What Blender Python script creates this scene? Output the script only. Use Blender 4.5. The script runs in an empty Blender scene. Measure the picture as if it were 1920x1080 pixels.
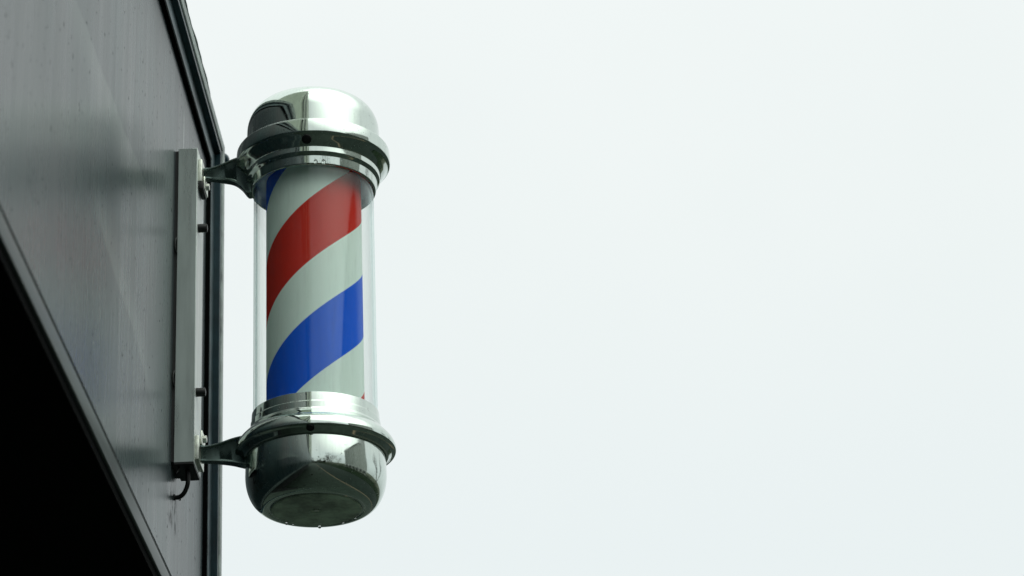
import bpy, bmesh, math, random
from mathutils import Vector, Matrix
random.seed(7)
S = bpy.context.scene
COL = S.collection
EYE = 1.6                       # camera height above the ground; heights below are given from eye level
CX = 0.4568                     # camera distance from the fascia plane (x = 0)
PX, PY = 0.1735, 2.9665          # pole axis

# ------------------------------------------------------------------ helpers
def H(z): return z + EYE
def tag(o, label=None, cat=None, group=None, kind=None):
    if label: o['label'] = label
    if cat: o['category'] = cat
    if group: o['group'] = group
    if kind: o['kind'] = kind
    return o
def thing(name, loc, label, cat, group=None):
    o = bpy.data.objects.new(name, None); COL.objects.link(o)
    o.location = loc; o.empty_display_size = 0.1
    bpy.context.view_layer.update()
    return tag(o, label, cat, group)
def worldloc(o):
    v = Vector(o.location)
    while o.parent: o = o.parent; v = v + Vector(o.location)
    return v
def obj(name, bm, mat, parent=None, smooth=30):
    off = worldloc(parent) if parent else Vector((0, 0, 0))
    if parent: bmesh.ops.translate(bm, verts=bm.verts, vec=-off)
    bmesh.ops.recalc_face_normals(bm, faces=bm.faces)
    if smooth:
        for f in bm.faces: f.smooth = True
        lim = math.radians(smooth)
        for e in bm.edges:
            if len(e.link_faces) == 2 and e.calc_face_angle(0) > lim: e.smooth = False
    me = bpy.data.meshes.new(name); bm.to_mesh(me); bm.free()
    if mat: me.materials.append(mat)
    o = bpy.data.objects.new(name, me); COL.objects.link(o)
    o.parent = parent
    return o
def box_into(bm, x0, x1, y0, y1, z0, z1, bev=0.0, seg=2):
    b = bmesh.new()
    bmesh.ops.create_cube(b, size=1)
    bmesh.ops.scale(b, verts=b.verts, vec=(x1-x0, y1-y0, z1-z0))
    bmesh.ops.translate(b, verts=b.verts, vec=((x0+x1)/2, (y0+y1)/2, (z0+z1)/2))
    if bev: bmesh.ops.bevel(b, geom=b.edges[:], offset=bev, segments=seg, profile=0.5, affect='EDGES')
    me = bpy.data.meshes.new('t'); b.to_mesh(me); b.free(); bm.from_mesh(me); bpy.data.meshes.remove(me)
    return bm
def boxb(*a, **k): return box_into(bmesh.new(), *a, **k)
def rounded(pts):
    """pts: (r, z, radius) corners; radius > 0 is replaced by a small arc."""
    out = []
    for i, p in enumerate(pts):
        r = p[2] if len(p) > 2 else 0
        if r and 0 < i < len(pts)-1:
            a = Vector(pts[i-1][:2]); b = Vector(p[:2]); c = Vector(pts[i+1][:2])
            u = (a-b); v = (c-b)
            d = min(r, u.length*.49, v.length*.49)
            p0 = b+u.normalized()*d; p1 = b+v.normalized()*d
            for k in range(6):
                t = k/5
                q = p0*(1-t)**2 + b*2*t*(1-t) + p1*t*t
                out.append((q.x, q.y))
        else: out.append(tuple(p[:2]))
    return out
def lathe(profile, cx=PX, cy=PY, n=160, closed=False):
    bm = bmesh.new(); rings = []
    for r, z in profile:
        if r < 1e-6: rings.append([bm.verts.new((cx, cy, H(z)))])
        else: rings.append([bm.verts.new((cx+r*math.cos(2*math.pi*k/n), cy+r*math.sin(2*math.pi*k/n), H(z))) for k in range(n)])
    if closed: rings.append(rings[0])
    for a, b in zip(rings, rings[1:]):
        if len(a) == 1 and len(b) == 1: continue
        for k in range(n):
            j = (k+1) % n
            if len(a) == 1: bm.faces.new((a[0], b[k], b[j]))
            elif len(b) == 1: bm.faces.new((a[k], a[j], b[0]))
            else: bm.faces.new((a[k], a[j], b[j], b[k]))
    return bm
def cyl_into(bm, p, d, r, L, n=24, bev=0.0, r2=None):
    """cylinder starting at p along unit d"""
    b = bmesh.new()
    bmesh.ops.create_cone(b, cap_ends=True, segments=n, radius1=r, radius2=r if r2 is None else r2, depth=L)
    bmesh.ops.translate(b, verts=b.verts, vec=(0, 0, L/2))
    if bev:
        es = [e for e in b.edges if abs(e.verts[0].co.z-L) < 1e-7 and abs(e.verts[1].co.z-L) < 1e-7]
        bmesh.ops.bevel(b, geom=es, offset=bev, segments=3, profile=0.5, affect='EDGES')
    q = Vector((0, 0, 1)).rotation_difference(Vector(d).normalized())
    bmesh.ops.transform(b, matrix=Matrix.Translation(p) @ q.to_matrix().to_4x4(), verts=b.verts)
    me = bpy.data.meshes.new('t'); b.to_mesh(me); b.free(); bm.from_mesh(me); bpy.data.meshes.remove(me)
    return bm
def tube_into(bm, pts, rad, n=12):
    pts = [Vector(p) for p in pts]; rings = []
    up = Vector((0.3, 1, 0.1)).normalized()
    for i, p in enumerate(pts):
        t = (pts[min(i+1, len(pts)-1)] - pts[max(i-1, 0)]).normalized()
        s = t.cross(up).normalized(); w = s.cross(t)
        r = rad[i] if isinstance(rad, (list, tuple)) else rad
        rings.append([bm.verts.new(p + (s*math.cos(2*math.pi*k/n)+w*math.sin(2*math.pi*k/n))*r) for k in range(n)])
    for a, b in zip(rings, rings[1:]):
        for k in range(n): bm.faces.new((a[k], a[(k+1) % n], b[(k+1) % n], b[k]))
    bm.faces.new(rings[0]); bm.faces.new(rings[-1][::-1])
    return bm
def spline(pts, m=8):
    P = [Vector(p) for p in pts]; P = [P[0]*2-P[1]] + P + [P[-1]*2-P[-2]]; out = []
    for i in range(1, len(P)-2):
        for k in range(m):
            t = k/m
            out.append(0.5*((2*P[i]) + (P[i+1]-P[i-1])*t + (2*P[i-1]-5*P[i]+4*P[i+1]-P[i+2])*t*t + (-P[i-1]+3*P[i]-3*P[i+1]+P[i+2])*t**3))
    out.append(P[-2]); return out

# ------------------------------------------------------------------ materials
class N:
    def __init__(s, mat): s.t = mat.node_tree; s.n = s.t.nodes; s.l = s.t.links
    def add(s, typ, **kw):
        nd = s.n.new(typ)
        for k, v in kw.items():
            if k.startswith('_'): nd.inputs[k[1:].replace('_', ' ')].default_value = v
            else: setattr(nd, k, v)
        return nd
    def link(s, a, b): s.l.new(a, b)
    def math(s, op, a, b=None, c=None, clamp=False):
        nd = s.n.new('ShaderNodeMath'); nd.operation = op; nd.use_clamp = clamp
        for i, v in enumerate((a, b, c)):
            if v is None: continue
            if isinstance(v, (int, float)): nd.inputs[i].default_value = v
            else: s.l.new(v, nd.inputs[i])
        return nd.outputs[0]
    def maprange(s, v, a, b, c=0.0, d=1.0, smooth=True):
        nd = s.n.new('ShaderNodeMapRange'); nd.interpolation_type = 'SMOOTHSTEP' if smooth else 'LINEAR'
        s.l.new(v, nd.inputs[0])
        for i, x in zip((1, 2, 3, 4), (a, b, c, d)): nd.inputs[i].default_value = x
        return nd.outputs[0]
    def noise(s, vec, scale, detail=3, rough=0.5, stretch=None):
        if stretch:
            mp = s.n.new('ShaderNodeMapping'); mp.inputs['Scale'].default_value = stretch
            s.l.new(vec, mp.inputs[0]); vec = mp.outputs[0]
        nd = s.n.new('ShaderNodeTexNoise'); nd.inputs['Scale'].default_value = scale
        nd.inputs['Detail'].default_value = detail; nd.inputs['Roughness'].default_value = rough
        s.l.new(vec, nd.inputs['Vector']); return nd.outputs[0]
    def mix(s, f, a, b):
        nd = s.n.new('ShaderNodeMix'); nd.data_type = 'RGBA'
        for i, v in ((0, f), (6, a), (7, b)):
            if isinstance(v, (int, float, tuple)): nd.inputs[i].default_value = v
            else: s.l.new(v, nd.inputs[i])
        return nd.outputs[2]
def material(name):
    m = bpy.data.materials.new(name); m.use_nodes = True
    return m, N(m), m.node_tree.nodes['Principled BSDF']
def rgb(r, g, b): return (r, g, b, 1)
def pos(n): return n.add('ShaderNodeNewGeometry').outputs['Position']

def plain(name, c, rough=0.5, metal=0.0, var=0.25, scale=8.0, bump=0.0, stretch=None, ior=1.45, fine=0.0):
    m, n, p = material(name); v = pos(n)
    f = n.noise(v, scale, 5, 0.6, stretch)
    a = tuple(x*(1-var) for x in c)+(1,); b = tuple(min(1, x*(1+var)) for x in c)+(1,)
    n.link(n.mix(n.maprange(f, .3, .7), a, b), p.inputs['Base Color'])
    n.link(n.math('ADD', n.math('MULTIPLY', f, rough*.5), rough*.75), p.inputs['Roughness'])
    p.inputs['Metallic'].default_value = metal; p.inputs['IOR'].default_value = ior
    if bump:
        bp = n.add('ShaderNodeBump'); bp.inputs['Strength'].default_value = 1; bp.inputs['Distance'].default_value = bump
        n.link(n.noise(v, scale*4, 4, .6, stretch), bp.inputs['Height']); n.link(bp.outputs[0], p.inputs['Normal'])
    return m

# fascia panel: dark satin cladding, fine vertical weather streaks, specks, run-down dirt under the cable
def fascia_material():
    m, n, p = material('satin_cladding'); v = pos(n)
    sx = n.add('ShaderNodeSeparateXYZ'); n.link(v, sx.inputs[0])
    st = n.noise(v, 1, 5, .65, (1, 150, 3.0))
    st2 = n.noise(v, 1, 4, .6, (1, 26, 1.6))
    big = n.noise(v, 3.0, 3, .5)
    cl = n.mix(n.maprange(st, .3, .72), rgb(.004, .012, .014), rgb(.014, .023, .025))
    cl = n.mix(n.math('MULTIPLY', n.maprange(st2, .45, .75), .3), cl, rgb(.034, .032, .030))
    cl = n.mix(n.math('MULTIPLY', n.maprange(big, .4, .7), .35), cl, rgb(.016, .022, .031))
    # soft-edged paler bands across the cladding
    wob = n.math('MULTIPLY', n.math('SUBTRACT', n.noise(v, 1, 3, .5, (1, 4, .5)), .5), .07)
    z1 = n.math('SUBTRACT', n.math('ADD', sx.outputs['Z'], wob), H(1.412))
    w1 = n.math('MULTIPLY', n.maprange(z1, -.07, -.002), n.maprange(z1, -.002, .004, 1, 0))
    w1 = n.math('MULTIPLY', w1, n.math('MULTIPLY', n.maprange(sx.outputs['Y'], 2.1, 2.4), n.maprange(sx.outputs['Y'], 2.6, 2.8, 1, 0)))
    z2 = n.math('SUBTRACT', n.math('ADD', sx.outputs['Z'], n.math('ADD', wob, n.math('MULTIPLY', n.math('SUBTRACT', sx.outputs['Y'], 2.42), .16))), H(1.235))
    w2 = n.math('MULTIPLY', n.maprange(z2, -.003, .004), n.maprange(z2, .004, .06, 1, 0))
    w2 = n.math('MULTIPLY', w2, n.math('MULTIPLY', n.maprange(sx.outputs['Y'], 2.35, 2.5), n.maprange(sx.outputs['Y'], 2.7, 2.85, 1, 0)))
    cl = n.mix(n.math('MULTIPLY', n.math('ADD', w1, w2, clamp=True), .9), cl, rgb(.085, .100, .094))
    # small dark run marks
    sp = n.noise(v, 1, 2, .5, (1, 120, 130)); sp2 = n.noise(v, 1, 2, .5, (1, 14, 20))
    spk = n.math('MULTIPLY', n.maprange(sp, .66, .70), n.maprange(sp2, .47, .55))
    cl = n.mix(n.math('MULTIPLY', spk, .8), cl, rgb(.008, .010, .010))
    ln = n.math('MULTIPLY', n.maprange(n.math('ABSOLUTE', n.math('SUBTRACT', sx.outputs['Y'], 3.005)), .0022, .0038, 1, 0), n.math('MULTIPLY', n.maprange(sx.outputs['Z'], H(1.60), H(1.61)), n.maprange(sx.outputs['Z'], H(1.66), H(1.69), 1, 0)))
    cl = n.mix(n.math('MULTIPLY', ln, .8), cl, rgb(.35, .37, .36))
    # dirt below the cable loop
    dy = n.math('ABSOLUTE', n.math('SUBTRACT', sx.outputs['Y'], 2.962))
    near = n.math('MULTIPLY', n.maprange(dy, .010, .050, 1, 0), n.math('MULTIPLY', n.maprange(sx.outputs['Z'], H(1.070), H(1.095)), n.maprange(sx.outputs['Z'], H(1.125), H(1.15), 1, 0)))
    dn = n.noise(v, 1, 4, .7, (1, 75, 30))
    run = n.math('MULTIPLY', near, n.maprange(dn, .47, .60))
    cl = n.mix(run, cl, rgb(.008, .010, .009))
    n.link(cl, p.inputs['Base Color'])
    r = n.math('ADD', n.maprange(st2, .3, .7, .25, .285), n.math('MULTIPLY', n.maprange(st, .35, .7), .03))
    n.link(r, p.inputs['Roughness'])
    p.inputs['IOR'].default_value = 1.43
    tn = n.noise(v, 1, 3, .55, (1, 5.5, 2.6))
    n.link(n.mix(n.maprange(tn, .36, .64), rgb(.70, .98, 1.0), rgb(.98, .96, 1.0)), p.inputs['Specular Tint'])
    p.inputs['Anisotropic'].default_value = 0.55
    p.inputs['Sheen Weight'].default_value = .10; p.inputs['Sheen Roughness'].default_value = .35; p.inputs['Sheen Tint'].default_value = rgb(.68, .88, .90)
    tg = n.add('ShaderNodeTangent'); tg.direction_type = 'RADIAL'; tg.axis = 'Z'
    n.link(tg.outputs[0], p.inputs['Tangent'])
    b1 = n.add('ShaderNodeBump'); b1.inputs['Distance'].default_value = .016; b1.inputs['Strength'].default_value = 1
    n.link(n.noise(v, 1, 1, .4, (1, 2.6, 1.3)), b1.inputs['Height'])
    b2 = n.add('ShaderNodeBump'); b2.inputs['Distance'].default_value = .00006; b2.inputs['Strength'].default_value = 1
    n.link(st, b2.inputs['Height']); n.link(b1.outputs[0], b2.inputs['Normal'])
    n.link(b2.outputs[0], p.inputs['Normal'])
    # dirt and specks are matt: they cover the satin paint
    df = n.add('ShaderNodeBsdfDiffuse'); df.inputs[0].default_value = rgb(.010, .013, .012)
    mx = n.add('ShaderNodeMixShader'); n.link(n.math('ADD', n.math('MULTIPLY', run, .75), n.math('MULTIPLY', spk, .8), clamp=True), mx.inputs[0])
    n.link(p.outputs[0], mx.inputs[1]); n.link(df.outputs[0], mx.inputs[2]); n.link(mx.outputs[0], n.n['Material Output'].inputs['Surface'])
    return m

def chrome_material(name, tint=(.80, .83, .81), rough=.05, grime=.5):
    m, n, p = material(name); v = pos(n)
    st = n.noise(v, 1, 5, .7, (170, 170, 9))
    bl = n.noise(v, 38, 4, .65)
    sp = n.maprange(n.noise(v, 420, 2, .5), .66, .72)
    f = n.math('MULTIPLY', n.maprange(st, .42, .8), grime)
    cl = n.mix(f, tint+(1,), tuple(x*.72 for x in tint)+(1,))
    cl = n.mix(n.math('MULTIPLY', sp, n.maprange(n.noise(v, 30, 2, .5), .52, .62)), cl, rgb(.03, .028, .02))
    n.link(cl, p.inputs['Base Color']); p.inputs['Metallic'].default_value = 1
    n.link(n.math('ADD', n.maprange(bl, .35, .75, rough*.6, rough*1.8), n.math('MULTIPLY', sp, .2)), p.inputs['Roughness'])
    bp = n.add('ShaderNodeBump'); bp.inputs['Distance'].default_value = .00010; bp.inputs['Strength'].default_value = 1
    n.link(n.noise(v, 28, 2, .5), bp.inputs['Height']); n.link(bp.outputs[0], p.inputs['Normal'])
    return m

def stripe_material():
    m, n, p = material('striped_print'); v = pos(n)
    sx = n.add('ShaderNodeSeparateXYZ'); n.link(v, sx.inputs[0])
    ang = n.math('ARCTAN2', n.math('SUBTRACT', sx.outputs['Y'], PY), n.math('SUBTRACT', sx.outputs['X'], PX))
    ph = n.math('DIVIDE', n.math('SUBTRACT', ang, math.radians(5.45)), 2*math.pi)
    w = n.math('SUBTRACT', n.math('DIVIDE', n.math('SUBTRACT', sx.outputs['Z'], H(1.3740)), .320), ph)
    def band(off):
        q = n.math('FRACT', n.math('ADD', w, .5+off+4))
        return n.math('ABSOLUTE', n.math('SUBTRACT', q, .5))
    mb = n.math('LESS_THAN', band(0), .1345); mr = n.math('LESS_THAN', band(.5), .1345)
    tone = n.math('ADD', n.math('MULTIPLY', n.noise(v, 14, 3, .5), .6), n.math('MULTIPLY', n.maprange(n.noise(v, 1, 5, .7, (90, 90, 12)), .3, .7), .4))
    wh = n.mix(tone, rgb(.80, .97, .89), rgb(.85, .99, .92))
    rd = n.mix(tone, rgb(.60, .016, .006), rgb(.67, .026, .010))
    bu = n.mix(tone, rgb(.000, .105, .76), rgb(.001, .125, .84))
    n.link(n.mix(mb, n.mix(mr, wh, rd), bu), p.inputs['Base Color'])
    p.inputs['Roughness'].default_value = .5; p.inputs['IOR'].default_value = 1.10
    return m

def tube_glass():
    m = bpy.data.materials.new('clear_tube'); m.use_nodes = True; n = N(m)
    n.n.remove(n.n['Principled BSDF']); out = n.n['Material Output']
    tr = n.add('ShaderNodeBsdfTransparent'); tr.inputs[0].default_value = rgb(.985, .992, .986)
    gl = n.add('ShaderNodeBsdfGlossy'); gl.inputs['Roughness'].default_value = .03
    gl.inputs[0].default_value = rgb(.78, .90, .88)
    ge = n.add('ShaderNodeNewGeometry'); dt = n.add('ShaderNodeVectorMath', operation='DOT_PRODUCT')
    n.link(ge.outputs['Incoming'], dt.inputs[0]); n.link(ge.outputs['Normal'], dt.inputs[1])
    c = n.math('ABSOLUTE', dt.outputs['Value'])
    fr = n.math('MULTIPLY_ADD', n.math('POWER', n.math('SUBTRACT', 1, c, clamp=True), 5), .975, .025)
    mx = n.add('ShaderNodeMixShader'); n.link(fr, mx.inputs[0]); n.link(tr.outputs[0], mx.inputs[1]); n.link(gl.outputs[0], mx.inputs[2])
    df = n.add('ShaderNodeBsdfDiffuse'); df.inputs[0].default_value = rgb(.30, .32, .30)
    v = pos(n)
    d = n.math('ADD', .008, n.math('MULTIPLY', n.maprange(n.noise(v, 1, 4, .7, (120, 120, 14)), .48, .8), .05))
    m2 = n.add('ShaderNodeMixShader'); n.link(d, m2.inputs[0]); n.link(mx.outputs[0], m2.inputs[1]); n.link(df.outputs[0], m2.inputs[2])
    n.link(m2.outputs[0], out.inputs['Surface'])
    return m

M = {}
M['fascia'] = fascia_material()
M['strip'] = plain('trim_strip_paint', (.060, .078, .076), .40, var=.3, scale=1, stretch=(1, 8, 60))
M['dark_trim'] = plain('dark_trim_paint', (.013, .038, .048), .34, var=.35, scale=18, ior=1.4)
M['grey_trim'] = plain('weathered_trim', (.055, .088, .098), .36, var=.4, scale=22)
M['flashing'] = plain('metal_flashing', (.27, .32, .30), .5, var=.4, scale=30, bump=.0006)
M['black'] = plain('soffit_shade_black', (.004, .0045, .0045), .9, var=.3, scale=3, ior=1.1)  # occlusion under the fascia put into the colour as near black
M['rubber'] = plain('black_rubber', (.004, .0055, .0055), .5, var=.2, scale=40)
M['alu'] = plain('brushed_aluminium', (.33, .372, .352), .28, metal=.85, var=.18, scale=1, stretch=(40, 90, 5))
M['galv'] = plain('galvanised_pad', (.66, .69, .61), .35, metal=.7, var=.25, scale=60)
M['chrome'] = chrome_material('polished_chrome', (.595, .665, .615), .075)
M['chrome_arm'] = chrome_material('cast_chrome', (.16, .215, .195), .28, .7)
M['plate'] = plain('grey_end_plate', (.62, .72, .78), .5, var=.15, scale=20)
M['base_disc'] = plain('dirty_steel_disc', (.56, .66, .54), .55, metal=.25, var=.45, scale=34, bump=.0003)
M['stripe'] = stripe_material()
M['tube'] = tube_glass()
g, gn, gp = material('water'); gp.inputs['Base Color'].default_value = rgb(1, 1, 1); gp.inputs['Transmission Weight'].default_value = 1
gp.inputs['Roughness'].default_value = 0; gp.inputs['IOR'].default_value = 1.33; M['water'] = g
M['asphalt'] = plain('asphalt', (.016, .024, .020), .7, ior=1.15, var=.3, scale=2.2, bump=.004)
M['paving'] = plain('concrete_paving', (.024, .034, .027), .6, ior=1.15, var=.3, scale=3)
M['kerb'] = plain('kerb_stone', (.16, .12, .075), .8, var=.25, scale=6)
M['verge'] = plain('grass_verge', (.010, .020, .009), .95, ior=1.15, var=.5, scale=5, bump=.02)
M['earth'] = plain('open_ground', (.05, .06, .035), .95, var=.4, scale=.4)
M['render'] = plain('grey_green_render', (.36, .40, .33), .85, var=.08, scale=2)
M['pale_render'] = plain('pale_render', (.62, .68, .56), .85, var=.06, scale=2)
M['leaf'] = plain('hedge_leaf', (.035, .050, .022), .85)
M['brick'] = plain('dark_shopfront', (.012, .014, .014), .6, var=.3, scale=3)
M['window'] = plain('window_glass', (.03, .035, .04), .08, var=.1, scale=2, ior=1.5)
M['white'] = plain('white_frame_paint', (.7, .7, .68), .5, var=.05)
M['bark'] = plain('bark', (.055, .048, .038), .9, var=.35, scale=6)
M['twig'] = plain('twigs', (.045, .042, .028), .9, var=.3, scale=4)
M['pale_clad'] = plain('pale_cladding', (.62, .66, .64), .6, var=.25, scale=1, stretch=(2.4, 2.4, .05))
M['rib'] = plain('rib_paint', (.16, .19, .18), .6)
M['lampmetal'] = plain('lamp_post_paint', (.02, .024, .024), .5)

# ------------------------------------------------------------------ shop building
YP, ZP = 3.218, 1.7187          # end of the panel, top of the panel
shop = thing('shop_building', (-4, -4, 0), 'shop building with satin dark grey fascia and black-edged corner trim, behind the barber pole', 'building')
YB = -14.0
# fascia panel (real sheet, 3 mm thick, end butting the trim)
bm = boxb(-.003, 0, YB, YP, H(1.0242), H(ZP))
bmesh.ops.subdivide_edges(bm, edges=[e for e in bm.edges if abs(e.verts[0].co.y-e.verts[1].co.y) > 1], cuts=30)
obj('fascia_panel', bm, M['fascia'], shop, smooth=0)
# structure behind the panel
obj('fascia_core', boxb(-.60, -.006, YB, YP+.01, H(1.0), H(ZP+.02)), M['brick'], shop, smooth=0)
# lower trim: strip, thin bead, soft nose
bm = bmesh.new()
prof = [(-.006, 1.0240), (-.0052, 1.0240), (-.0052, 1.0219), (.0002, 1.0217), (.0007, 1.0208), (.0002, 1.0200), (-.0052, 1.0198), (-.0052, 1.0178), (.0004, 1.0176), (.0010, 1.0169),
        (.0010, .9985), (.0004, .9972), (-.0008, .9967), (-.0030, .9967), (-.0030, .9990), (-.0060, .9990)]
ra = [bm.verts.new((x, YB, H(z))) for x, z in prof]; rb = [bm.verts.new((x, YP+.02, H(z))) for x, z in prof]
for i in range(len(prof)-1): bm.faces.new((ra[i], ra[i+1], rb[i+1], rb[i]))
bm.faces.new((ra[-1], ra[0], rb[0], rb[-1])); bm.faces.new(ra); bm.faces.new(rb[::-1])
obj('lower_trim', bm, M['strip'], shop, smooth=35)

# stepped frame running along the top and down the corner; profile (distance past the panel, x)
def frame_piece(name, profile, mat, ztop_in=ZP):
    bm = bmesh.new()
    def ringat(kind):
        vs = []
        for o, x in profile:
            if kind == 0: vs.append(bm.verts.new((x, YB, H(ZP+o*.86))))
            elif kind == 1: vs.append(bm.verts.new((x, YP+o, H(ZP+o*.86))))
            else: vs.append(bm.verts.new((x, YP+o, H(-1.45))))
        return vs
    A, B, Cc = ringat(0), ringat(1), ringat(2)
    for P, Q in ((A, B), (B, Cc)):
        for i in range(len(profile)):
            j = (i+1) % len(profile)
            bm.faces.new((P[i], P[j], Q[j], Q[i]))
    bm.faces.new(A); bm.faces.new(Cc[::-1])
    return obj(name, bm, mat, shop, smooth=25)
frame_piece('gap_seal', [(.0002, -.005), (.0002, -.0005), (.0002, .0058), (.0050, .0058), (.0050, -.005)], M['black'])
frame_piece('inner_trim', [(.0052, -.005), (.0052, .0056), (.0060, .0066), (.0335, .0066), (.0335, -.005)], M['grey_trim'])
frame_piece('outer_trim', [(.0337, -.005), (.0337, .0146), (.0345, .0154), (.0410, .0154), (.0418, .0146), (.0418, .0132), (.0440, .0132), (.0440, -.005)], M['dark_trim'])
frame_piece('edge_flashing', [(.0442, -.005), (.0442, .0160), (.0455, .0172), (.0620, .0172), (.0650, .0150), (.0650, -.005)], M['flashing'])
# coping with a dented edge on top of the fascia and its end lump at the corner
bm = bmesh.new(); rows = []
ys = [YB + (YP+.045-YB)*k/900 for k in range(901)]
for y in ys:
    w = .0003*math.sin(y*23.0)+.0003*math.sin(y*61+1)+.0002*math.sin(y*131)
    tp = .0032*min(1, max(0, (y-(YP-.22))/.24))**1.5
    rows.append([bm.verts.new((x, y, H(z))) for x, z in ((-.2, ZP+.069), (.006+w, ZP+.068+w*.6), (.0160+w*1.6-tp, ZP+.0660+w-tp*2), (.0176+w*1.6-tp, ZP+.0600-tp), (.012, ZP+.0562), (-.2, ZP+.0562))])
for a, b in zip(rows, rows[1:]):
    for k in range(6): bm.faces.new((a[k], a[(k+1) % 6], b[(k+1) % 6], b[k]))
bm.faces.new(rows[0]); bm.faces.new(rows[-1][::-1])
cop = obj('roof_coping', bm, M['flashing'], shop, smooth=40)
bm = bmesh.new(); bmesh.ops.create_uvsphere(bm, u_segments=24, v_segments=16, radius=1)
bmesh.ops.scale(bm, verts=bm.verts, vec=(.009, .014, .0085)); bmesh.ops.translate(bm, verts=bm.verts, vec=(.0120, YP+.085, H(ZP+.046)))
obj('coping_end_cap', bm, M['dark_trim'], shop, smooth=60)
# soffit, set back shopfront, side wall, roof
obj('soffit', boxb(-1.8, -.0032, YB, YP+.004, H(.985), H(.9966)), M['black'], shop, smooth=0)
bm = bmesh.new()
box_into(bm, -1.95, -1.80, YB, YP+.004, 0.0, H(.984))
obj('shopfront', bm, M['brick'], shop, smooth=0)
obj('side_wall', boxb(-8, -.61, 2.9, YP+.04, 0, H(1.70)), M['brick'], shop, smooth=0)
obj('roof', boxb(-8, -.21, YB, YP+.05, H(1.735), H(1.765)), M['brick'], shop, smooth=0)
up = obj('upper_storey', boxb(-8, -.30, YB, 1.35, H(1.77), H(9.6)), M['pale_render'], shop, smooth=0)
for k in range(4):
    for lv in (0, 1):
        y = -1.6-3.1*k; z = H(3.2+2.9*lv)
        w = obj('window', boxb(-.305, -.292, y, y+1.2, z, z+1.5), M['window'], shop, smooth=0)
        fr = bmesh.new()
        for a in ((y-.06, y, z-.06, z+1.56), (y+1.2, y+1.26, z-.06, z+1.56)): box_into(fr, -.30, -.27, a[0], a[1], a[2], a[3])
        box_into(fr, -.30, -.27, y, y+1.2, z-.06, z); box_into(fr, -.30, -.27, y, y+1.2, z+1.5, z+1.56)
        box_into(fr, -.30, -.275, y, y+1.2, z+.75, z+.79)
        obj('window_frame', fr, M['white'], w, smooth=0)
bm = bmesh.new(); cyl_into(bm, (-.22, .95, H(1.78)), (0, 0, 1), .045, 7.7, 20); cyl_into(bm, (-.20, -.35, H(1.78)), (0, 0, 1), .05, 7.7, 20)
obj('downpipe', bm, M['lampmetal'], shop)

# ------------------------------------------------------------------ barber pole
pole = thing('barber_pole', (.0, PY, H(1.162)), 'chrome barber pole with red, white and blue spiral stripes bracketed to the grey fascia', 'barber pole')
# cap: vertical skirt, elliptical shoulder, flat crown
cap = [(.080, 1.5865), (.0849, 1.5865), (.0850, 1.600), (.0849, 1.6150)]
for k in range(1, 25):
    a = math.pi/2*k/24
    cap.append((.056+.0289*math.cos(a)**.92, 1.6150+.0362*math.sin(a)))
cap += [(.04, 1.6518), (.02, 1.6522), (0, 1.6523)]
obj('top_cap', lathe(cap), M['chrome'], pole)
# upper collar
uc = rounded([(.0835, 1.5870), (.0955, 1.5872, .0006), (.0966, 1.5862, .0005), (.0966, 1.5850, .0003), (.0978, 1.5846, .0006), (.0984, 1.5765, .004), (.0982, 1.5676, .0012),
              (.0950, 1.5655, .002), (.0905, 1.5590, .002), (.0858, 1.5536, .0012), (.0849, 1.5532, .0005), (.0849, 1.5462, .0008), (.0838, 1.5452, .0008), (.0812, 1.5432, .0008), (.0806, 1.5424, .0005),
              (.0797, 1.5320, .0006), (.0790, 1.5308, .0005), (.0768, 1.5308, .0005), (.0768, 1.5440)])
ucol = obj('upper_collar', lathe(uc), M['chrome'], pole)
obj('end_plate', lathe([(.0767, 1.5312), (.0765, 1.5315), (.0765, 1.5425), (.074, 1.5430), (0, 1.5430)]), M['plate'], pole)
# lower collar
lc = rounded([(.0765, 1.2100), (.0765, 1.2222, .0003), (.0771, 1.2230, .0004), (.0782, 1.2228, .0006), (.0788, 1.2116, .0010), (.0796, 1.2106, .0008),
              (.0800, 1.2022, .001), (.0808, 1.2010, .0008), (.0815, 1.1994, .0012), (.0845, 1.1962, .003), (.0900, 1.1915, .004), (.0955, 1.1850, .004), (.0980, 1.1785, .003), (.0979, 1.1740, .0010),
              (.0968, 1.1730, .0005), (.0958, 1.1735, .0004), (.0925, 1.1718, .001), (.0880, 1.1668, .0012), (.0862, 1.1660, .0006), (.0852, 1.1665)])
lcol = obj('lower_collar', lathe(lc), M['chrome'], pole)
cup = [(.083, 1.1690), (.0846, 1.1690), (.0852, 1.1600), (.0857, 1.1520), (.0858, 1.1430)]
for k in range(1, 29):
    a = math.pi/2*k/28
    cup.append((.0600+.0258*math.cos(a), 1.1430-.0425*math.sin(a)))
cup += rounded([(.0600, 1.1005), (.0588, 1.1008, .0004), (.0580, 1.1022, .0004), (.0562, 1.1022, .0004), (.0552, 1.1012, .0003), (.0552, 1.1020)])[1:]
cupo = obj('bottom_cup', lathe(cup), M['chrome'], pole)
disc = rounded([(.0549, 1.1030), (.0549, 1.1000, .0006), (.0535, 1.0993, .0006), (.0300, 1.0990), (.0075, 1.0990, .0006), (.0062, 1.1003, .0005), (.0040, 1.1010)]) + [(0, 1.1010)]
dobj = obj('base_disc', lathe(disc), M['base_disc'], cupo)
bm = bmesh.new(); cyl_into(bm, (PX, PY, H(1.1009)), (0, 0, -1), .0034, .0016, 20, .0004); obj('screw', bm, M['galv'], cupo)
# drum and clear tube
obj('striped_drum', lathe([(.0604, 1.2000), (.0604, 1.5428)], n=256), M['stripe'], pole)
obj('clear_tube', lathe([(.0763, 1.2105), (.0763, 1.5420), (.0738, 1.5420), (.0738, 1.2105)], n=192, closed=True), M['tube'], pole)
# spindle inside the lower collar so the tube stands on a plate
obj('bearing_plate', lathe([(.0762, 1.2090), (.0762, 1.2100), (0, 1.2100)]), M['plate'], pole)
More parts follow.
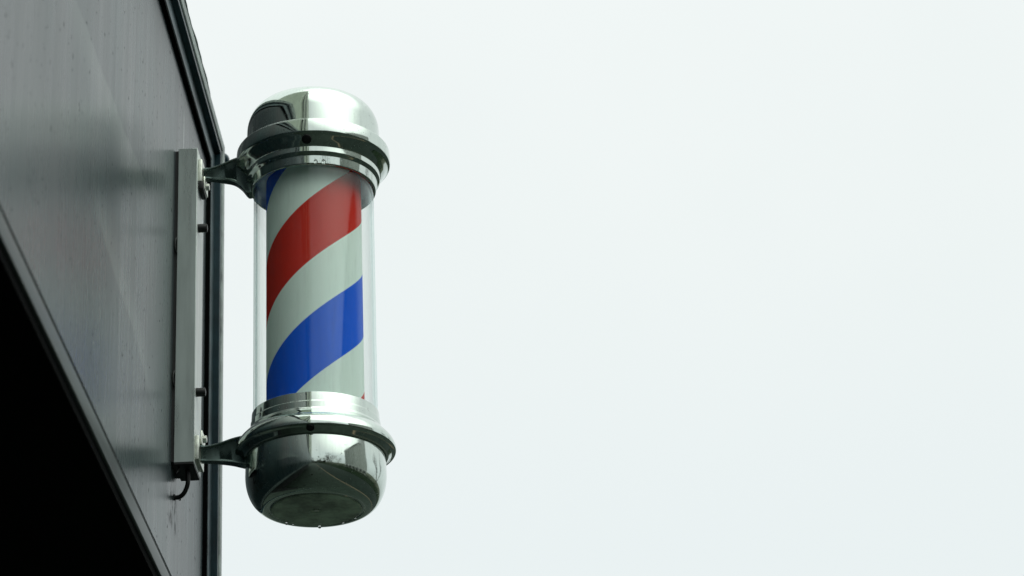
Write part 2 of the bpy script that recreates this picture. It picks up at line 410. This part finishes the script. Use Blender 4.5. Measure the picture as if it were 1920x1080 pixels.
# screws at the front of both collars
vx, vy = (CX-PX)/math.hypot(CX-PX, PY), -PY/math.hypot(CX-PX, PY)
def screw(parent, daz, r, z, d, rad):
    a = math.atan2(vy, vx)+math.radians(daz); u = Vector((math.cos(a), math.sin(a), 0))
    p = Vector((PX, PY, H(z))) + u*r; dd = (u*d[0]+Vector((0, 0, d[1]))).normalized()
    bm = bmesh.new(); cyl_into(bm, p-dd*.002, dd, rad, .0042, 24, .0012)
    cyl_into(bm, p+dd*.0018, dd, rad*.45, .0012, 6)
    obj('screw', bm, M['rubber'], parent)
screw(ucol, -5.2, .0905, 1.5602, (.75, -.65), .0062)
screw(lcol, -4.0, .0915, 1.1712, (.45, -.9), .0050)

# arms: cast brackets lofted from the pad to the collar
def arm(name, sections, mat):
    """sections: (x, ztop, zbot, half width, inset of the web)"""
    bm = bmesh.new(); rings = []
    X = [s[0] for s in sections]
    def interp(col, t):
        k = min(int(t), len(sections)-2); f = t-k
        def P(i): return sections[max(0, min(len(sections)-1, i))][col]
        a, b, c, d = P(k-1), P(k), P(k+1), P(k+2)
        return .5*((2*b)+(c-a)*f+(2*a-5*b+4*c-d)*f*f+(-a+3*b-3*c+d)*f**3)
    m = (len(sections)-1)*8
    for q in range(m+1):
        t = q/8
        x, zt, zb, hw, ins = [interp(c, t) for c in range(5)]
        h = zt-zb; e = min(.0022, h*.2)
        bw = max(hw*.45, hw-h*.42); tp = lambda z_: bw+(hw-bw)*(z_-zb)/h
        cs = [(-hw+e*.4, zt), (-hw, zt-e*.4), (-hw, zt-e), (-tp(zt-e*1.6)+ins*.5, zt-e*1.6), (-tp(zb+e*1.6)+ins*.5, zb+e*1.6), (-bw, zb+e), (-bw, zb+e*.4), (-bw+e*.4, zb)]
        cs = cs + [(-a, b) for a, b in cs[::-1]]
        rings.append([bm.verts.new((x, PY+a, H(b))) for a, b in cs])
    for a, b in zip(rings, rings[1:]):
        L = len(a)
        for k in range(L): bm.faces.new((a[k], a[(k+1) % L], b[(k+1) % L], b[k]))
    bm.faces.new(rings[0]); bm.faces.new(rings[-1][::-1])
    return obj(name, bm, mat, pole, smooth=35)
ua = arm('upper_arm', [(.0337, 1.5690, 1.5565, .0115, .002), (.042, 1.5695, 1.5555, .0110, .002), (.056, 1.5730, 1.5530, .0125, .003), (.071, 1.5780, 1.5495, .0150, .003),
                       (.081, 1.5800, 1.5420, .0170, .002), (.090, 1.5815, 1.5310, .0190, .001), (.098, 1.5815, 1.5330, .0190, .0005)], M['chrome_arm'])
la = arm('lower_arm', [(.0337, 1.1880, 1.1690, .0115, .002), (.042, 1.1872, 1.1682, .0110, .002), (.056, 1.1892, 1.1668, .0125, .003), (.071, 1.1930, 1.1645, .0150, .003),
                       (.081, 1.1945, 1.1620, .0170, .002), (.088, 1.1945, 1.1605, .0190, .001), (.095, 1.1930, 1.1605, .0190, .0005)], M['chrome_arm'])
for a, z0, z1, fz, fdir in ((ua, 1.5440, 1.5755, 1.5560, -1), (la, 1.1650, 1.1960, 1.1880, 1)):
    obj('pad', boxb(.0286, .0333, PY-.023, PY+.023, H(z0), H(z1), bev=.0006), M['galv'], a)
    zz = sorted((fz, fz+fdir*.0185))
    obj('foot', boxb(.0336, .0362, PY-.013, PY+.013, H(zz[0]), H(zz[1]), bev=.0012), M['galv'], a)
    bm = bmesh.new(); cyl_into(bm, (.0360, PY-.002, H(fz+fdir*.0105)), (1, 0, 0), .0046, .0042, 20, .001)
    obj('screw', bm, M['galv'], a)
# dark cable clamp below the upper pad
obj('clamp', boxb(.0286, .0350, PY-.023, PY+.010, H(1.5335), H(1.5438), bev=.001), M['rubber'], ua)

# mounting box on the wall: hollow channel, open dark underside
mb = bmesh.new()
box_into(mb, .0040, .0282, PY-.0295, PY+.0295, H(1.1590), H(1.5880), bev=.0005)
mbx = obj('mounting_box', mb, M['alu'], pole, smooth=20)
obj('sky_sheen_strip', boxb(.02822, .02838, PY-.0280, PY+.0285, H(1.1600), H(1.5870)), plain('sky_sheen_face', (.80, .86, .82), .35, var=.08, scale=1, stretch=(40, 90, 7)), mbx, smooth=0)  # pale sheet carries the grazing sky reflection of the outward face
obj('box_end', boxb(.0046, .0276, PY-.0288, PY+.0288, H(1.1570), H(1.1589)), M['rubber'], mbx, smooth=0)
obj('shadow_gap_fill', boxb(.0002, .0038, PY-.0270, PY+.0300, H(1.1610), H(1.5860)), M['rubber'], mbx, smooth=0)  # dark slab stands in for the shadow gap behind the box
for z in (1.4800, 1.2552):
    bm = bmesh.new(); cyl_into(bm, (.0282, PY-.016, H(z)), (1, 0, 0), .0055, .0120, 24, .0018)
    obj('bolt', bm, M['rubber'], mbx)
# power cable: leaves the box underside, loops and enters the wall
pts = spline([(.0172, PY-.006, H(1.1620)), (.0180, PY-.006, H(1.1490)), (.0174, PY-.004, H(1.1390)), (.0125, PY, H(1.1300)), (.0055, PY+.004, H(1.1268)), (-.004, PY+.005, H(1.1275))])
bm = tube_into(bmesh.new(), pts, .0028, 14); pc = obj('power_cable', bm, M['rubber'], pole, smooth=60)
pts = spline([(.0085, PY-.018, H(1.1640)), (.0090, PY-.020, H(1.1540)), (.0075, PY-.021, H(1.1500)), (.0060, PY-.021, H(1.1480))])
obj('cable_tie', tube_into(bmesh.new(), pts, .0011, 8), M['rubber'], pc, smooth=60)
bm = bmesh.new(); bmesh.ops.create_uvsphere(bm, u_segments=16, v_segments=12, radius=.0040); bmesh.ops.scale(bm, verts=bm.verts, vec=(.45, 1, 1))
bmesh.ops.translate(bm, verts=bm.verts, vec=(.0006, PY+.0045, H(1.1270))); obj('grommet', bm, M['rubber'], pc, smooth=60)
for z in (1.452, 1.270):
    pts = spline([(.0035, PY-.029, H(z-.012)), (.0020, PY-.0325, H(z-.006)), (.0022, PY-.0330, H(z+.004)), (.0035, PY-.029, H(z+.010))])
    obj('seal_bead', tube_into(bmesh.new(), pts, [.0006]+[.0014]*(len(pts)-2)+[.0006], 8), M['rubber'], mbx, smooth=60)

# water drops hanging from edges
def drop(parent, p, r, sq=1.25):
    bm = bmesh.new(); bmesh.ops.create_uvsphere(bm, u_segments=14, v_segments=10, radius=r)
    bmesh.ops.scale(bm, verts=bm.verts, vec=(1, 1, sq)); bmesh.ops.translate(bm, verts=bm.verts, vec=p)
    obj('water_drop', bm, M['water'], parent, smooth=180)
a0 = math.atan2(vy, vx)
for da, r, z, s in ((2, .0800, 1.5335, .0026), (9, .0803, 1.5335, .0028), (20, .0795, 1.5310, .0012), (-30, .0793, 1.5308, .0012), (38, .0797, 1.5310, .0010)):
    a = a0+math.radians(da); drop(ucol, (PX+r*math.cos(a), PY+r*math.sin(a), H(z)), s)
for da, r, s in ((176, .0542, .0021), (143, .0545, .0013), (-138, .0545, .0019), (212, .054, .0011), (120, .0550, .0012)):
    a = a0+math.radians(da); drop(cupo, (PX+r*math.cos(a), PY+r*math.sin(a), H(1.0984)), s, 1.05)
drop(pc, (.0075, PY+.002, H(1.1238)), .0018)
for k in range(26):
    y = random.uniform(2.05, 2.9); z = random.uniform(1.05, 1.62)
    # beads of rain clinging to the cladding
    if k < 6:
        bm = bmesh.new(); bmesh.ops.create_uvsphere(bm, u_segments=12, v_segments=8, radius=random.uniform(.0006, .0010))
        bmesh.ops.scale(bm, verts=bm.verts, vec=(.5, 1, 1.3)); bmesh.ops.translate(bm, verts=bm.verts, vec=(.0004, y, H(z)))
        obj('water_drop', bm, M['water'], shop, smooth=180)

# ------------------------------------------------------------------ ground and street (seen in the chrome)
def sheet(name, x0, x1, y0, y1, z, mat):
    bm = bmesh.new(); bmesh.ops.create_grid(bm, x_segments=8, y_segments=8, size=.5)
    bmesh.ops.scale(bm, verts=bm.verts, vec=(x1-x0, y1-y0, 1)); bmesh.ops.translate(bm, verts=bm.verts, vec=((x0+x1)/2, (y0+y1)/2, z))
    return tag(obj(name, bm, mat, smooth=0), kind='structure')
sheet('ground', -1500, 1500, -1500, 1500, -.12, M['earth'])
sheet('road', 2.6, 9.4, -300, 300, -.100, M['asphalt'])
tag(obj('pavement', boxb(-8, 2.45, -60, 60, -.11, 0), M['paving'], smooth=0), kind='structure')
bm = bmesh.new(); box_into(bm, 2.452, 2.598, -60, 60, -.115, .004, bev=.015)
tag(obj('kerb', bm, M['kerb']), kind='structure')
tag(obj('grass_verge', boxb(9.4, 22, -120, 120, -.11, 0.0), M['verge'], smooth=0), kind='structure')

# ------------------------------------------------------------------ building across the road
tower = thing('office_block', (32, -6, 0), 'tall pale block with vertical cladding ribs across the road from the barber pole', 'building')
obj('wall', boxb(26, 40, -17, 5, -.1, 16), M['pale_clad'], tower, smooth=0)
bm = bmesh.new()
for k in range(54): y = -16.8+k*.406; box_into(bm, 25.8, 25.998, y, y+.14, 3.2, 15.9)
obj('cladding_rib', bm, M['rib'], tower, smooth=0)
obj('roof', boxb(25.7, 40.3, -17.3, 5.3, 16.01, 16.2), M['lampmetal'], tower, smooth=0)
for k in range(6):
    y = -16+k*3.5
    obj('window', boxb(25.9, 25.99, y, y+2.6, .4, 2.8), M['window'], tower, smooth=0)

# ------------------------------------------------------------------ bare trees beyond the verge
def tree_mesh(seed, hgt):
    rnd = random.Random(seed); bt = bmesh.new(); bc = bmesh.new()
    def grow(p, d, L, r, lev):
        pts = [p]; q = p.copy(); dd = d.copy()
        for k in range(4):
            dd = (dd+Vector((rnd.gauss(0, .10), rnd.gauss(0, .10), rnd.gauss(.04, .05)))).normalized(); q = q+dd*L/4; pts.append(q.copy())
        tube_into(bt if lev < 2 else bc, pts, [r*(1-.11*k) for k in range(5)], 6 if lev < 2 else 3)
        if lev >= 5: return
        for k in range(3 if lev < 4 else 4):
            ax = Vector((rnd.gauss(0, 1), rnd.gauss(0, 1), rnd.gauss(0, .5))).normalized()
            nd = (dd+ax*rnd.uniform(.45, .8)).normalized()
            grow(pts[rnd.choice((2, 3, 4))].copy(), nd, L*rnd.uniform(.6, .8), r*.55, lev+1)
    grow(Vector((0, 0, 0)), Vector((0, 0, 1)), hgt*.34, hgt*.022, 0)
    return bt, bc
protos = []
def add_tree(k, x, y, s, rot, label):
    t = thing('bare_tree', (x, y, 0), label, 'tree', 'bare trees along the road')
    if len(protos) <= k:
        bt, bc = tree_mesh(11+k, 9)
        me = []
        for nm, b, mt in (('trunk', bt, M['bark']), ('crown', bc, M['twig'])):
            o = obj(nm, b, mt, None, smooth=60); o.parent = t; me.append(o)
        protos.append(me)
    else:
        for o in protos[k]:
            c = o.copy(); COL.objects.link(c); c.parent = t
    s *= 1.25; t.scale = (s, s, s); t.rotation_euler = (0, 0, rot)
spots = [(12, -17, 1.1, 'bare tree nearest the road corner, left of the pale block'), (13.5, -24, 1.25, 'bare tree second along the verge behind the camera'),
         (16, -33, 1.3, 'tall bare tree third along the verge behind the camera'), (10.8, -44, 1.2, 'bare tree at the far end of the verge'),
         (21, -22, 1.1, 'bare tree on the back of the verge beside the pale block'), (2, -64, 1.4, 'bare tree standing at the end of the road'),
         (19, -46, 1.3, 'bare tree farthest back on the grass verge'), (14, 12, 1.2, 'bare tree on the verge right of the pale block')]
for i, (x, y, s, lb) in enumerate(spots): add_tree(i % 3, x, y, s, i*1.3, lb)
def hedge(seed, count, pt, label):
    bm = bmesh.new(); rnd = random.Random(seed)
    for k in range(count):
        t = rnd.uniform(-1, 1); x, y, top = pt(t); x += rnd.gauss(0, .5); y += rnd.gauss(0, .5)
        z = rnd.uniform(0, 1.0)**.8*top; q = rnd.uniform(.15, .36)
        c = Vector((x, y, z)); u = Vector((rnd.gauss(0, 1), rnd.gauss(0, 1), rnd.gauss(0, 1))).normalized(); w = u.orthogonal().normalized()
        bm.faces.new([bm.verts.new(c+u*q), bm.verts.new(c+w*q*.5), bm.verts.new(c-u*q*.6), bm.verts.new(c-w*q*.5)])
    tag(obj('hedge', bm, M['leaf'], smooth=0), label, 'hedge')
hedge(3, 9000, lambda t: (23.2, t*110, 1.9+.7*math.sin(t*77)+.3*math.sin(t*250)), 'long low evergreen hedge along the back of the grass verge')
hedge(4, 12000, lambda t: (7+t*15, -52+3*math.sin(t*5), 4.2+1.6*math.sin(t*9)+.8*math.sin(t*31)), 'tall dark evergreen bushes closing off the far end of the road')
# ------------------------------------------------------------------ sky and sun (overcast)
W = bpy.data.worlds.new('World'); S.world = W; W.use_nodes = True
n = N(W); bg = n.n['Background']
SUN_EL, SUN_AZ = 24, -80        # azimuth measured from +Y towards +X
sky = n.add('ShaderNodeTexSky'); sky.sky_type = 'NISHITA'; sky.sun_disc = False
sky.sun_elevation = math.radians(SUN_EL); sky.sun_rotation = math.radians(SUN_AZ); sky.air_density = 1; sky.dust_density = 3
tc = n.add('ShaderNodeTexCoord'); sx = n.add('ShaderNodeSeparateXYZ'); n.link(tc.outputs['Generated'], sx.inputs[0])
nz = n.noise(tc.outputs['Generated'], 2.6, 4, .5)
cloud = n.mix(n.maprange(nz, .3, .7), rgb(8.85, 9.45, 9.32), rgb(9.45, 9.92, 9.78))
cloud = n.mix(n.maprange(sx.outputs['Z'], .30, .46, 1, 0), cloud, rgb(8.70, 9.35, 9.35))
hz = n.mix(n.maprange(sx.outputs['Z'], -.02, .25), rgb(6.4, 7.0, 7.0), cloud)
hz = n.mix(n.maprange(sx.outputs['Z'], .52, .95), hz, rgb(12.8, 13.5, 13.3))
# bright sky patch added out of view, high over the road, to light the drum
dp = n.add('ShaderNodeVectorMath', operation='DOT_PRODUCT'); n.link(tc.outputs['Generated'], dp.inputs[0]); dp.inputs[1].default_value = (.40, -.34, .85)
hz = n.mix(n.maprange(dp.outputs['Value'], .70, 1.0), hz, rgb(28, 29.5, 27.5))
fin = n.mix(.93, sky.outputs[0], hz)
n.link(fin, bg.inputs[0]); bg.inputs[1].default_value = .10
sd = bpy.data.lights.new('sun', 'SUN'); sd.energy = .8; sd.angle = math.radians(12); sd.color = (1, .97, .92)
so = bpy.data.objects.new('sun', sd); COL.objects.link(so)
d = Vector((math.sin(math.radians(SUN_AZ))*math.cos(math.radians(SUN_EL)), math.cos(math.radians(SUN_AZ))*math.cos(math.radians(SUN_EL)), math.sin(math.radians(SUN_EL))))
so.rotation_euler = d.to_track_quat('Z', 'Y').to_euler(); so.location = d*30

# ------------------------------------------------------------------ camera
cd = bpy.data.cameras.new('camera'); cam = bpy.data.objects.new('camera', cd); COL.objects.link(cam)
R = Matrix(((0.99874831, 0.04882422, 0.01086329), (0.03046719, -0.42159278, -0.90627329), (-0.0396682, 0.90546989, -0.42255262)))
cam.matrix_world = Matrix.Translation((CX, 0, EYE)) @ R.to_4x4()
cd.sensor_width = 36; cd.lens = 4900/1920*36; cd.clip_start = .05; cd.clip_end = 5000
cd.dof.use_dof = True; cd.dof.focus_distance = 3.22; cd.dof.aperture_fstop = 8
S.camera = cam
S.view_settings.view_transform = 'Standard'; S.view_settings.look = 'None'; S.view_settings.exposure = 0; S.view_settings.gamma = 1
S.render.resolution_x = 1024; S.render.resolution_y = 576
S.cycles.max_bounces = 12; S.cycles.transparent_max_bounces = 16; S.cycles.glossy_bounces = 6
